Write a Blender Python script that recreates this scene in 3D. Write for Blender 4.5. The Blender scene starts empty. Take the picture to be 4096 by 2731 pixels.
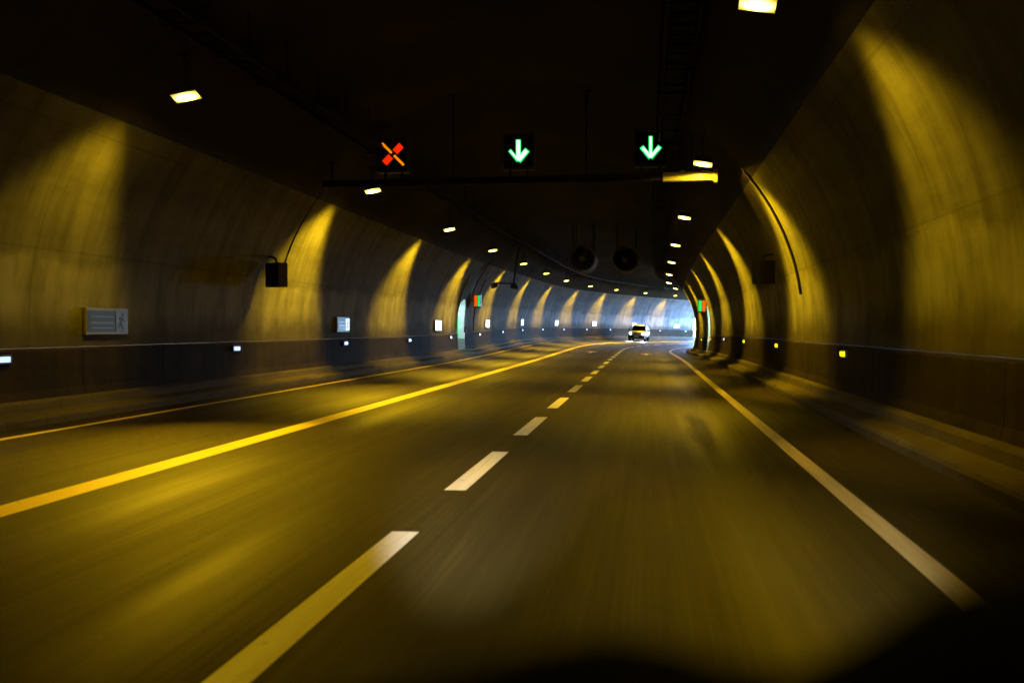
import bpy, bmesh, math, random
import numpy as np
from mathutils import Matrix, Vector

random.seed(4)
SC = bpy.context.scene
COL = SC.collection
PI = math.pi
EXPOSURE = 6.7                    # the camera's exposure, in stops
K = 1 / 2 ** EXPOSURE             # keeps lamps at the brightness they have in the picture

# ------------------------------------------------------------------ the road's line
C0 = -3.194                       # tunnel axis, metres left of the driver
S0, LCL, KAP = 68.92, 27.99, 0.012414
BS0, BL, BMAX = 40.66, 46.26, 0.06153
G0, GK = 97.59, -0.000263
S_START, S_END, S_ROAD = -70.0, 131.6, 235.0
DS = 0.25
_S = np.arange(0, 241, DS)
_k = KAP * np.clip((_S - S0) / LCL, 0, 1)
_th = np.cumsum(_k) * DS
_x = C0 + np.cumsum(np.sin(_th)) * DS
_y = np.cumsum(np.cos(_th)) * DS
_b = np.clip((_S - BS0) / BL, 0, 1)
_b = BMAX * (3 * _b**2 - 2 * _b**3)
_g = GK * np.clip(_S - G0, 0, 40) ** 2


def frame(s):
    """Position on the axis, and the lateral, forward and up directions there."""
    if s < 0:
        x, y, th, b, g = C0, s, 0.0, 0.0, 0.0
    else:
        x, y, th, b, g = (float(np.interp(s, _S, a)) for a in (_x, _y, _th, _b, _g))
    c, n, cb, sb = math.cos(th), math.sin(th), math.cos(b), math.sin(b)
    return (Vector((x, y, g)), Vector((c * cb, -n * cb, -sb)), Vector((n, c, 0)), Vector((c * sb, -n * sb, cb)))


def W(s, o, h):
    p, lat, fwd, up = frame(s)
    return p + lat * o + up * h


def mat_at(s, o, h, yaw=0.0):
    p, lat, fwd, up = frame(s)
    q = p + lat * o + up * h
    m = Matrix(((lat.x, fwd.x, up.x, q.x), (lat.y, fwd.y, up.y, q.y), (lat.z, fwd.z, up.z, q.z), (0, 0, 0, 1)))
    return m @ Matrix.Rotation(yaw, 4, 'Z')


# cross-section of the vault
EA, EB, EH = 6.86, 6.07, 1.6
O_EDGE, H_EDGE = 5.615, 5.045


def half_at(h):
    if h <= EH:
        return EA - 0.006 * (EH - h)
    return EA * math.sqrt(max(0.0, 1 - ((h - EH) / EB) ** 2))


def wall_slope(h):
    d = 0.02
    return math.atan2(half_at(h - d) - half_at(h + d), 2 * d)   # lean towards the axis


# ------------------------------------------------------------------ materials
def new_mat(name):
    m = bpy.data.materials.new(name)
    m.use_nodes = True
    nt = m.node_tree
    bs = nt.nodes['Principled BSDF']
    return m, nt, bs


def plain(name, col, rough=0.6, metal=0.0, spec=0.5, vary=0.25, scale=9.0):
    m, nt, bs = new_mat(name)
    bs.inputs['Roughness'].default_value = rough
    bs.inputs['Metallic'].default_value = metal
    bs.inputs['Specular IOR Level'].default_value = spec
    tc = nt.nodes.new('ShaderNodeTexCoord')
    nz = nt.nodes.new('ShaderNodeTexNoise')
    nz.inputs['Scale'].default_value = scale
    nz.inputs['Detail'].default_value = 5
    nt.links.new(tc.outputs['Object'], nz.inputs['Vector'])
    mx = nt.nodes.new('ShaderNodeMix'); mx.data_type = 'RGBA'
    mx.inputs[6].default_value = (*[c * (1 - vary) for c in col], 1)
    mx.inputs[7].default_value = (*[min(1, c * (1 + vary)) for c in col], 1)
    nt.links.new(nz.outputs['Fac'], mx.inputs[0])
    nt.links.new(mx.outputs[2], bs.inputs['Base Color'])
    return m


def glow(name, col, strength):
    m, nt, bs = new_mat(name)
    bs.inputs['Base Color'].default_value = (*[min(c, 1) * 0.5 for c in col], 1)
    bs.inputs['Roughness'].default_value = 0.3
    bs.inputs['Emission Color'].default_value = (*col, 1)
    bs.inputs['Emission Strength'].default_value = strength * K
    return m


def lens_material():
    """Lamp glass: a hot tube in the middle, falling off to amber at the rim."""
    m, nt, bs = new_mat('sodium_lens')
    bs.inputs['Base Color'].default_value = (0.5, 0.4, 0.1, 1)
    tc = nt.nodes.new('ShaderNodeTexCoord')
    gr = nt.nodes.new('ShaderNodeTexGradient'); gr.gradient_type = 'SPHERICAL'
    mp = nt.nodes.new('ShaderNodeMapping')
    mp.inputs['Location'].default_value = (-0.85, -0.85, 0)
    mp.inputs['Scale'].default_value = (1.7, 1.7, 0)
    nt.links.new(tc.outputs['Generated'], mp.inputs['Vector'])
    nt.links.new(mp.outputs[0], gr.inputs['Vector'])
    rp = nt.nodes.new('ShaderNodeMapRange'); rp.interpolation_type = 'SMOOTHSTEP'
    rp.inputs['From Max'].default_value = 0.75
    rp.inputs['To Min'].default_value = 0.9 * K
    rp.inputs['To Max'].default_value = 22.0 * K
    nt.links.new(gr.outputs['Fac'], rp.inputs['Value'])
    bs.inputs['Emission Color'].default_value = (1.0, 0.70, 0.085, 1)
    nt.links.new(rp.outputs['Result'], bs.inputs['Emission Strength'])
    return m


class NT:
    """A small node-graph helper working in road coordinates: u along the road, v around the section."""
    def __init__(self, nt):
        self.nt = nt
        uv = nt.nodes.new('ShaderNodeUVMap'); uv.uv_map = 'road'
        self.uv = uv.outputs['UV']

    def node(self, t, **kw):
        n = self.nt.nodes.new(t)
        for k, v in kw.items():
            setattr(n, k, v)
        return n

    def link(self, a, b):
        self.nt.links.new(a, b)

    def noise(self, su, sv, detail=5, rough=0.55, off=0.0):
        mp = self.node('ShaderNodeMapping')
        mp.inputs['Scale'].default_value = (su, sv, 1)
        mp.inputs['Location'].default_value = (off, off * 0.7, 0)
        self.link(self.uv, mp.inputs['Vector'])
        n = self.node('ShaderNodeTexNoise')
        n.inputs['Scale'].default_value = 1.0
        n.inputs['Detail'].default_value = detail
        n.inputs['Roughness'].default_value = rough
        self.link(mp.outputs[0], n.inputs['Vector'])
        return n.outputs['Fac']

    def ramp(self, f, stops):
        r = self.node('ShaderNodeValToRGB')
        e = r.color_ramp.elements
        e[0].position, e[0].color = stops[0][0], (*stops[0][1], 1)
        e[1].position, e[1].color = stops[-1][0], (*stops[-1][1], 1)
        for p, c in stops[1:-1]:
            k = e.new(p); k.color = (*c, 1)
        self.link(f, r.inputs['Fac'])
        return r.outputs['Color']

    def math(self, op, a, b=None):
        n = self.node('ShaderNodeMath', operation=op)
        for i, v in enumerate((a, b)):
            if v is None:
                continue
            if isinstance(v, (int, float)):
                n.inputs[i].default_value = v
            else:
                self.link(v, n.inputs[i])
        return n.outputs[0]

    def mix(self, f, a, b, mode='MIX'):
        n = self.node('ShaderNodeMix'); n.data_type = 'RGBA'; n.blend_type = mode
        for i, v in ((0, f), (6, a), (7, b)):
            if isinstance(v, (int, float)):
                n.inputs[i].default_value = v
            elif isinstance(v, tuple):
                n.inputs[i].default_value = (*v, 1)
            else:
                self.link(v, n.inputs[i])
        return n.outputs[2]

    def sep(self):
        n = self.node('ShaderNodeSeparateXYZ')
        self.link(self.uv, n.inputs[0])
        return n.outputs[0], n.outputs[1]


def smooth01(g, x, a, b):
    n = g.node('ShaderNodeMapRange', interpolation_type='SMOOTHSTEP')
    n.inputs['From Min'].default_value = a
    n.inputs['From Max'].default_value = b
    g.link(x, n.inputs['Value'])
    return n.outputs['Result']


def wall_material():
    m, nt, bs = new_mat('wall_concrete')
    g = NT(nt)
    u, v = g.sep()                                    # v = height on the wall
    base = g.ramp(g.noise(0.5, 0.45, 6, 0.6), [(0.25, (0.15, 0.147, 0.147)), (0.5, (0.205, 0.202, 0.202)), (0.78, (0.265, 0.26, 0.26))])
    streak = g.ramp(g.noise(1.7, 0.22, 6, 0.68, 3.1), [(0.34, (0.5, 0.49, 0.48)), (0.56, (1, 1, 1))])
    c = g.mix(0.75, base, streak, 'MULTIPLY')
    drag = g.ramp(g.noise(0.22, 1.7, 5, 0.65, 7.7), [(0.36, (0.5, 0.49, 0.48)), (0.6, (1, 1, 1))])
    c = g.mix(0.45, c, drag, 'MULTIPLY')
    # scrubbed pale band with a ragged upper edge, about man-height and a half
    edge = g.math('ADD', v, g.math('MULTIPLY', g.math('SUBTRACT', g.noise(0.35, 0.5, 5, 0.6, 11.0), 0.5), 1.5))
    inband = g.math('SUBTRACT', 1.0, smooth01(g, edge, 2.55, 2.85))
    rag = g.ramp(g.noise(1.4, 0.5, 5, 0.6, 5.3), [(0.36, (0.15,) * 3), (0.62, (0.9,) * 3)])
    band = g.math('MULTIPLY', inband, rag)
    c = g.mix(band, c, g.mix(0.6, c, (0.43, 0.425, 0.425)))
    # grime rising from the foot of the wall
    foot = g.math('SUBTRACT', 1.0, smooth01(g, edge, 1.3, 1.95))
    c = g.mix(g.math('MULTIPLY', foot, 0.75), c, (0.07, 0.058, 0.037))
    # casting joints: one ring joint every 6 m and a few lengthwise ones
    for src, per, w in ((u, 6.0, 0.022), (v, 1.9, 0.018)):
        fr = g.math('ABSOLUTE', g.math('SUBTRACT', g.math('FRACT', g.math('DIVIDE', src, per)), 0.5))
        ln = g.math('LESS_THAN', fr, w / per)
        c = g.mix(g.math('MULTIPLY', ln, 0.2), c, (0.05, 0.042, 0.03))
    nt.links.new(c, bs.inputs['Base Color'])
    bs.inputs['Roughness'].default_value = 0.9
    bs.inputs['Specular IOR Level'].default_value = 0.04
    bp = g.node('ShaderNodeBump'); bp.inputs['Strength'].default_value = 0.25; bp.inputs['Distance'].default_value = 0.03
    g.link(g.noise(1.6, 1.6, 6, 0.6, 2.0), bp.inputs['Height'])
    g.link(bp.outputs[0], bs.inputs['Normal'])
    return m


def vault_material():
    m, nt, bs = new_mat('sooty_vault')
    g = NT(nt)
    c = g.ramp(g.noise(0.35, 0.35, 6, 0.62), [(0.3, (0.025, 0.0205, 0.013)), (0.72, (0.06, 0.049, 0.030))])
    u, v = g.sep()
    fr = g.math('ABSOLUTE', g.math('SUBTRACT', g.math('FRACT', g.math('DIVIDE', u, 6.0)), 0.5))
    c = g.mix(g.math('MULTIPLY', g.math('LESS_THAN', fr, 0.005), 0.6), c, (0.012, 0.01, 0.007))
    nt.links.new(c, bs.inputs['Base Color'])
    bs.inputs['Roughness'].default_value = 0.95
    bs.inputs['Specular IOR Level'].default_value = 0.02
    return m


def lower_material():
    m, nt, bs = new_mat('lower_wall_paint')
    g = NT(nt)
    c = g.ramp(g.noise(0.5, 1.5, 6, 0.62), [(0.28, (0.027, 0.021, 0.0115)), (0.75, (0.060, 0.046, 0.026))])
    st = g.ramp(g.noise(2.2, 0.3, 5, 0.6, 4.0), [(0.3, (0.55,) * 3), (0.6, (1, 1, 1))])
    c = g.mix(0.7, c, st, 'MULTIPLY')
    u, v = g.sep()
    fr = g.math('ABSOLUTE', g.math('SUBTRACT', g.math('FRACT', g.math('DIVIDE', u, 3.0)), 0.5))
    c = g.mix(g.math('MULTIPLY', g.math('LESS_THAN', fr, 0.006), 0.7), c, (0.01, 0.008, 0.005))
    nt.links.new(c, bs.inputs['Base Color'])
    bs.inputs['Roughness'].default_value = 0.9
    bs.inputs['Specular IOR Level'].default_value = 0.05
    return m


def asphalt_material():
    m, nt, bs = new_mat('asphalt')
    g = NT(nt)
    u, v = g.sep()
    c = g.ramp(g.noise(0.10, 0.8, 5, 0.6), [(0.3, (0.030, 0.0228, 0.0052)), (0.7, (0.050, 0.038, 0.0088))])
    lines = g.ramp(g.noise(0.11, 16.0, 4, 0.65, 5.0), [(0.32, (0.62, 0.6, 0.58)), (0.62, (1.12, 1.12, 1.1))])
    c = g.mix(0.85, c, lines, 'MULTIPLY')
    hair = g.ramp(g.noise(0.3, 48.0, 3, 0.6, 17.0), [(0.34, (0.55, 0.55, 0.55)), (0.64, (1.3, 1.3, 1.3))])
    c = g.mix(0.7, c, hair, 'MULTIPLY')
    fine = g.ramp(g.noise(28.0, 28.0, 2, 0.7, 1.0), [(0.3, (0.72,) * 3), (0.7, (1.22,) * 3)])
    c = g.mix(0.55, c, fine, 'MULTIPLY')
    # wheel paths worn darker and smoother, patches of oil along the middle of each lane
    wear = None
    for oc in (-4.75, -2.95, -1.2, 0.55, 2.3, 4.05):
        d = g.math('ABSOLUTE', g.math('SUBTRACT', v, oc))
        w = g.math('SUBTRACT', 1.0, smooth01(g, d, 0.12, 0.5))
        wear = w if wear is None else g.math('MAXIMUM', wear, w)
    wn = g.math('MULTIPLY', wear, g.noise(0.05, 0.6, 4, 0.6, 9.0))
    c = g.mix(g.math('MULTIPLY', wn, 0.8), c, (0.023, 0.0175, 0.005))
    # an old oily skid stain in the right lane
    du = g.math('DIVIDE', g.math('SUBTRACT', u, 14.6), 3.9)
    dv = g.math('DIVIDE', g.math('SUBTRACT', v, g.math('ADD', 3.98, g.math('MULTIPLY', g.math('SUBTRACT', g.noise(0.4, 2.0, 4, 0.6, 21.0), 0.5), 0.25))), 0.19)
    rr = g.math('ADD', g.math('MULTIPLY', du, du), g.math('MULTIPLY', dv, dv))
    st = g.math('SUBTRACT', 1.0, smooth01(g, rr, 0.15, 1.3))
    c = g.mix(g.math('MULTIPLY', st, 0.9), c, (0.009, 0.007, 0.003))
    # dust at the gutters
    gut = smooth01(g, g.math('ABSOLUTE', v), 5.75, 6.2)
    c = g.mix(g.math('MULTIPLY', gut, 0.45), c, (0.03, 0.024, 0.013))
    nt.links.new(c, bs.inputs['Base Color'])
    rg = g.math('SUBTRACT', 0.62, g.math('MULTIPLY', wn, 0.22))
    rg = g.math('ADD', rg, g.math('MULTIPLY', g.math('SUBTRACT', g.noise(0.15, 5.0, 4, 0.6, 13.0), 0.5), 0.25))
    nt.links.new(rg, bs.inputs['Roughness'])
    nt.links.new(g.math('MULTIPLY', g.math('SUBTRACT', 1.0, g.math('MULTIPLY', st, 0.85)), 0.12), bs.inputs['Specular IOR Level'])
    bp = g.node('ShaderNodeBump'); bp.inputs['Strength'].default_value = 0.25; bp.inputs['Distance'].default_value = 0.006
    g.link(g.noise(40, 40, 2, 0.7, 2.0), bp.inputs['Height'])
    g.link(bp.outputs[0], bs.inputs['Normal'])
    return m


def paint_material(name, lo, hi):
    m, nt, bs = new_mat(name)
    g = NT(nt)
    c = g.ramp(g.noise(0.5, 14.0, 5, 0.62, 1.5), [(0.3, lo), (0.62, hi)])
    worn = g.ramp(g.noise(7.0, 7.0, 5, 0.72, 3.0), [(0.24, (0.25, 0.22, 0.15)), (0.40, (1, 1, 1))])
    c = g.mix(0.8, c, worn, 'MULTIPLY')
    nt.links.new(c, bs.inputs['Base Color'])
    bs.inputs['Roughness'].default_value = 0.5
    return m


def kerb_material():
    m, nt, bs = new_mat('kerb_concrete')
    g = NT(nt)
    c = g.ramp(g.noise(0.5, 1.6, 6, 0.62), [(0.3, (0.075, 0.063, 0.04)), (0.72, (0.15, 0.128, 0.085))])
    u, v = g.sep()
    fr = g.math('ABSOLUTE', g.math('SUBTRACT', g.math('FRACT', u), 0.5))
    c = g.mix(g.math('MULTIPLY', g.math('LESS_THAN', fr, 0.010), 0.45), c, (0.03, 0.025, 0.015))
    nt.links.new(c, bs.inputs['Base Color'])
    bs.inputs['Roughness'].default_value = 0.9
    bs.inputs['Specular IOR Level'].default_value = 0.05
    return m


M = dict(
    wall=wall_material(), vault=vault_material(), lower=lower_material(), asphalt=asphalt_material(),
    white_paint=paint_material('white_road_paint', (0.74, 0.70, 0.62), (0.90, 0.87, 0.80)),
    yellow_paint=paint_material('yellow_road_paint', (0.86, 0.60, 0.03), (0.95, 0.70, 0.04)),
    edge_paint=paint_material('dusty_edge_paint', (0.60, 0.48, 0.20), (0.80, 0.66, 0.34)),
    kerb=kerb_material(),
    steel=plain('galvanised_steel', (0.26, 0.25, 0.23), 0.45, 0.7),
    zinc=plain('bright_zinc_plate', (0.62, 0.60, 0.55), 0.35, 0.35),
    darksteel=plain('sooty_steel', (0.028, 0.024, 0.017), 0.9, 0.0, 0.1),
    fan_paint=plain('grimy_fan_paint', (0.13, 0.115, 0.085), 0.8, 0.0, 0.2),
    conduit=plain('dusty_conduit', (0.06, 0.055, 0.045), 0.9, 0.0, 0.1),
    black=plain('black_enamel', (0.012, 0.012, 0.011), 0.5),
    glass_black=plain('dark_display_glass', (0.010, 0.012, 0.011), 0.25),
    housing=plain('sooty_lamp_housing', (0.02, 0.018, 0.014), 0.8, 0.0, 0.1),
    rubber=plain('black_rubber', (0.014, 0.013, 0.012), 0.9, 0.0, 0.1),
    niche=plain('pale_green_tiles', (0.62, 0.72, 0.70), 0.4),
    niche_low=plain('grey_niche_plinth', (0.25, 0.27, 0.27), 0.6),
    door=plain('green_exit_door', (0.06, 0.42, 0.13), 0.4),
    carwhite=plain('white_car_paint', (0.62, 0.63, 0.65), 0.22, 0.0, 0.6, 0.04),
    carglass=plain('dark_car_glass', (0.012, 0.014, 0.016), 0.06, 0.0, 0.7, 0.1),
    plastic=plain('black_bumper_plastic', (0.022, 0.021, 0.02), 0.55),
    chrome=plain('car_chrome', (0.6, 0.6, 0.6), 0.2, 0.9),
    plate=plain('licence_plate_white', (0.75, 0.74, 0.68), 0.4),
    dash=plain('black_dashboard_plastic', (0.003, 0.0028, 0.0025), 0.8, 0.0, 0.05, 0.2, 60),
    sign_frame=plain('pale_sign_frame', (0.22, 0.19, 0.09), 0.5),
    sign_dark=plain('dark_sign_panel', (0.03, 0.05, 0.03), 0.5),
    sign_white=plain('white_sign_film', (0.13, 0.12, 0.08), 0.4),
    earth=plain('roadside_earth', (0.11, 0.11, 0.10), 0.9, 0, 0.2, 0.4, 0.3),
    lens=lens_material(),
    led_blue=glow('blue_white_led', (0.40, 0.53, 1.0), 1.9),
    led_yellow=glow('yellow_led', (1.0, 0.86, 0.0), 2.6),
    sig_green=glow('green_signal_led', (0.0, 0.85, 0.13), 1.0),
    sig_core=glow('white_hot_green_led', (0.80, 1.0, 0.88), 1.5),
    sig_red=glow('red_signal_led', (1.0, 0.025, 0.0), 0.95),
    sig_orange=glow('orange_signal_led', (1.0, 0.24, 0.0), 1.1),
    exit_red=glow('red_exit_lamp', (1.0, 0.10, 0.0), 1.0),
    exit_green=glow('green_exit_lamp', (0.0, 0.72, 0.16), 0.9),
    sign_glow=glow('glowing_sign_white', (0.80, 0.87, 1.0), 1.0),  # the farther boards emit an even white
    sign_dim=glow('dim_glow_sign_white', (0.42, 0.42, 0.6), 0.42),
    niche_lamp=glow('cool_niche_lamp', (0.72, 0.95, 1.0), 70.0),
    headlamp=glow('car_headlamp', (0.93, 0.96, 1.0), 22.0),
)


# ------------------------------------------------------------------ mesh helpers
def link_mesh(name, bm, mat, parent=None, smooth=False, matrix=None):
    me = bpy.data.meshes.new(name)
    bm.to_mesh(me); bm.free()
    me.materials.append(mat)
    if smooth:
        for p in me.polygons:
            p.use_smooth = True
    o = bpy.data.objects.new(name, me)
    COL.objects.link(o)
    if parent is not None:
        o.parent = parent
    if matrix is not None:
        o.matrix_local = matrix
    return o


def box(bm, x0, x1, y0, y1, z0, z1, bev=0.0):
    b2 = bmesh.new()
    bmesh.ops.create_cube(b2, size=1.0)
    bmesh.ops.scale(b2, vec=(x1 - x0, y1 - y0, z1 - z0), verts=b2.verts)
    bmesh.ops.translate(b2, vec=((x0 + x1) / 2, (y0 + y1) / 2, (z0 + z1) / 2), verts=b2.verts)
    if bev:
        bmesh.ops.bevel(b2, geom=b2.edges[:], offset=bev, segments=2, affect='EDGES', profile=0.6)
    merge(bm, b2)


def merge(bm, b2):
    me = bpy.data.meshes.new('tmp'); b2.to_mesh(me); b2.free()
    bm.from_mesh(me); bpy.data.meshes.remove(me)


def tube(bm, pts, r, n=10, caps=True):
    pts = [Vector(p) for p in pts]
    rings = []
    for i, p in enumerate(pts):
        d = (pts[min(i + 1, len(pts) - 1)] - pts[max(i - 1, 0)]).normalized()
        a = d.cross(Vector((0, 0, 1)))
        if a.length < 1e-3:
            a = d.cross(Vector((1, 0, 0)))
        a.normalize(); b = d.cross(a)
        rings.append([bm.verts.new(p + a * (r * math.cos(2 * PI * k / n)) + b * (r * math.sin(2 * PI * k / n))) for k in range(n)])
    for A, B in zip(rings, rings[1:]):
        for k in range(n):
            bm.faces.new((A[k], A[(k + 1) % n], B[(k + 1) % n], B[k]))
    if caps:
        bm.faces.new(rings[0][::-1]); bm.faces.new(rings[-1])


def lathe(bm, prof, axis='Y', n=32):
    """prof: (radius, position) pairs turned round the axis."""
    rings = []
    for r, t in prof:
        ring = []
        for k in range(n):
            a = 2 * PI * k / n
            q = (r * math.cos(a), t, r * math.sin(a)) if axis == 'Y' else ((t, r * math.cos(a), r * math.sin(a)) if axis == 'X' else (r * math.cos(a), r * math.sin(a), t))
            ring.append(bm.verts.new(q))
        rings.append(ring)
    for A, B in zip(rings, rings[1:]):
        for k in range(n):
            bm.faces.new((A[k], A[(k + 1) % n], B[(k + 1) % n], B[k]))


def prism(bm, poly, y0, y1):
    """An outline in x, z given thickness along y."""
    a = [bm.verts.new((x, y0, z)) for x, z in poly]
    b = [bm.verts.new((x, y1, z)) for x, z in poly]
    n = len(poly)
    bm.faces.new(a); bm.faces.new(b[::-1])
    for i in range(n):
        bm.faces.new((a[i], b[i], b[(i + 1) % n], a[(i + 1) % n]))


def sweep(name, prof_fn, slist, mat, parent=None, closed=False, smooth=False, uvfn=None, caps=False):
    """Sweep a cross-section (list of (o, h)) along the road, with road coordinates in a UV map."""
    bm = bmesh.new()
    uvl = bm.loops.layers.uv.new('road')
    rows, uvs = [], []
    for s in slist:
        pr = prof_fn(s)
        rows.append([bm.verts.new(W(s, o, h)) for o, h in pr])
        uvs.append([(s, (uvfn(o, h) if uvfn else h)) for o, h in pr])
    n = len(rows[0])
    for i in range(len(rows) - 1):
        for k in range(n if closed else n - 1):
            k2 = (k + 1) % n
            f = bm.faces.new((rows[i][k], rows[i][k2], rows[i + 1][k2], rows[i + 1][k]))
            for lp, q in zip(f.loops, (uvs[i][k], uvs[i][k2], uvs[i + 1][k2], uvs[i + 1][k])):
                lp[uvl].uv = q
    if caps:
        bm.faces.new(rows[0][::-1]); bm.faces.new(rows[-1])
    return link_mesh(name, bm, mat, parent, smooth)


def steps(a, b, d):
    n = max(1, int(math.ceil((b - a) / d - 1e-6)))
    return [a + (b - a) * i / n for i in range(n + 1)]


def thing(name, label, cat, matrix, group=None):
    o = bpy.data.objects.new(name, None)
    COL.objects.link(o)
    o.matrix_world = matrix
    o.empty_display_size = 0.3
    return tag(o, label, cat, group)


def tag(o, label, cat, group=None):
    o['label'] = label
    o['category'] = cat
    if group:
        o['group'] = group
    return o


def structure(o):
    o['kind'] = 'structure'
    return o


def copy_thing(root, matrix, label):
    r = root.copy(); COL.objects.link(r)
    r.matrix_world = matrix
    r['label'] = label
    for ch in root.children:
        c = ch.copy(); COL.objects.link(c); c.parent = r
        for g in ch.children:
            d = g.copy(); COL.objects.link(d); d.parent = c
    return r


ORD = ['first', 'second', 'third', 'fourth', 'fifth', 'sixth', 'seventh', 'eighth', 'ninth', 'tenth', 'eleventh', 'twelfth',
       'thirteenth', 'fourteenth', 'fifteenth', 'sixteenth', 'seventeenth']

# ------------------------------------------------------------------ ground, road, kerbs
bm = bmesh.new()
bmesh.ops.create_grid(bm, x_segments=8, y_segments=8, size=2500)
structure(link_mesh('ground', bm, M['earth'])).location = (0, 0, -1.4)

RO = 6.22
road_s = steps(S_START, S_ROAD, 1.0)
road_prof = [(-RO, 0), (-5.6, 0), (-4, 0), (-2, 0), (0, 0), (2, 0), (4, 0), (5.6, 0), (RO, 0)]
road = structure(sweep('road', lambda s: road_prof, road_s, M['asphalt'], uvfn=lambda o, h: o, smooth=True))


def stripe(name, o, w, a, b, mat):
    return sweep(name, lambda s: [(o - w / 2, 0.004), (o + w / 2, 0.004)], steps(a, b, 0.5), mat, parent=road, uvfn=lambda q, h: q)


O_DASH, O_SOLID, O_LEDGE, O_REDGE = 1.427, -2.099, -5.564, 4.959
stripe('edge_line', O_LEDGE, 0.15, S_START, S_ROAD, M['edge_paint'])['label'] = 'thin yellowish line along the left kerb'
stripe('edge_line', O_REDGE, 0.18, S_START, S_ROAD, M['edge_paint'])['label'] = 'dusty yellow-white line along the right kerb'
stripe('centre_line', O_SOLID, 0.34, S_START, S_ROAD, M['yellow_paint'])['label'] = 'broad solid yellow line between opposing lanes'
for k in range(-3, 27):
    a = 4.03 + 4.87 * k
    stripe('lane_dash', O_DASH, 0.205, a - (0.5 if k == 0 else 0), a + 2.95, M['white_paint'])


def road_arrow(o, s):
    """A straight-ahead arrow, 4 m long, pointing away from the driver."""
    bm = bmesh.new()
    uvl = bm.loops.layers.uv.new('road')
    for poly in ([(-0.09, 0), (0.09, 0), (0.09, 2.5), (-0.09, 2.5)], [(-0.45, 2.5), (0.45, 2.5), (0, 4.3)]):
        f = bm.faces.new([bm.verts.new(W(s + y, o + x, 0.004)) for x, y in poly])
        for lp, (x, y) in zip(f.loops, poly):
            lp[uvl].uv = (s + y, o + x)
    return link_mesh('direction_arrow', bm, M['yellow_paint'], road)


road_arrow(-0.33, 62.5)
road_arrow(3.19, 61.0)
def kerb_prof(sg):
    p = [(6.22, -0.3), (6.22, 0.10), (6.245, 0.145), (6.28, 0.16), (6.60, 0.19), (6.625, 0.315), (6.65, 0.335), (6.76, 0.36), (6.85, 0.36), (6.85, -0.3)]
    return [(sg * o, h) for o, h in p]


for sg, lab in ((-1, 'left'), (1, 'right')):
    structure(sweep('walkway', lambda s: kerb_prof(sg), steps(S_START, S_END, 1.0), M['kerb'], closed=True, caps=True,
                    uvfn=lambda o, h: abs(o) + h))

# ------------------------------------------------------------------ walls and vault
H_LOW = 1.20
EXITS = {-1: (52.4, 54.4), 1: (58.8, 60.8)}
EX_TOP = 3.05


def hole_h(t):
    """Height of the arched exit opening across its width, t in 0..1."""
    q = abs(2 * t - 1)
    return EX_TOP - 0.75 * (1 - math.sqrt(max(0.0, 1 - q * q)))


def wall_prof(sg, s):
    a, b = EXITS[sg]
    lo = H_LOW
    if a <= s <= b:
        lo = hole_h((s - a) / (b - a))
    hs = [lo + (H_EDGE - lo) * (i / 16) for i in range(17)]
    return [(sg * half_at(h), h) for h in hs]


def low_prof(sg):
    # painted lower band, standing 35 mm proud of the wall above it, with a small bevel on top
    return [(sg * (half_at(0.5) - 0.10), 0.355), (sg * (half_at(0.5) - 0.055), 0.50), (sg * (EA - 0.045), 1.15), (sg * (EA - 0.03), 1.18), (sg * (half_at(H_LOW) + 0.004), H_LOW + 0.002)]


walls = {}
for sg in (-1, 1):
    side = 'left' if sg < 0 else 'right'
    a, b = EXITS[sg]
    eps = 0.001
    sl = steps(S_START, a - eps, 1.0) + steps(a, b, 0.1) + steps(b + eps, S_END, 1.0)
    w = sweep('tunnel_wall', lambda s: wall_prof(sg, s), sl, M['wall'], smooth=True)
    tag(w, {'left': 'curved concrete tunnel wall on the outside of the bend, left of the red-crossed lane',
            'right': 'curved concrete tunnel wall on the inside of the bend, beside the right lane'}[side], 'tunnel wall')
    walls[sg] = w
    for (p, q) in ((S_START, a), (b, S_END)):
        sweep('lower_wall', lambda s: low_prof(sg), steps(p, q, 1.0), M['lower'], parent=w)

vp = []
for i in range(33):
    t = i / 32
    a0 = math.asin((H_EDGE - EH) / EB)
    a = a0 + (PI - 2 * a0) * t
    vp.append((EA * math.cos(a), EH + EB * math.sin(a)))
vp = [(half_at(H_EDGE - 0.2) + 0.06, H_EDGE - 0.2), (EA * math.cos(a0) + 0.02, H_EDGE)] + vp[1:-1] + [(-EA * math.cos(a0) - 0.02, H_EDGE), (-half_at(H_EDGE - 0.2) - 0.06, H_EDGE - 0.2)]
vault = sweep('tunnel_vault', lambda s: vp, steps(S_START, S_END, 1.0), M['vault'], smooth=True, uvfn=lambda o, h: o)
tag(vault, 'dark soot-stained arched ceiling over the whole road', 'tunnel ceiling')
bm = bmesh.new()
pr = [(-EA, -0.3)] + [(-half_at(h), h) for h in np.linspace(0, H_EDGE, 8)] + [(o, h) for o, h in vp[::-1]] + [(half_at(h), h) for h in np.linspace(H_EDGE, 0, 8)] + [(EA, -0.3)]
bm.faces.new([bm.verts.new(W(S_START, o, h)) for o, h in pr])
link_mesh('light_block_cap', bm, M['vault'], vault)  # unseen cap added behind the camera to keep sky light out

# conduits that follow the wall up to the ceiling edge
def conduit(sg, s, h0, h1, r, parent):
    bm = bmesh.new()
    pts = [W(s, sg * (half_at(h) - r * 1.1), h) for h in np.linspace(h0, h1, 14)]
    tube(bm, pts, r, 8)
    return link_mesh('conduit', bm, M['conduit'], parent, True)


conduit(1, 23.9, 2.3, 5.3, 0.032, walls[1])
conduit(-1, 26.0, 3.3, 5.3, 0.016, walls[-1])
conduit(-1, 55.3, 3.4, 5.3, 0.022, walls[-1])
conduit(-1, 57.4, 1.3, 4.3, 0.02, walls[-1])

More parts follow.
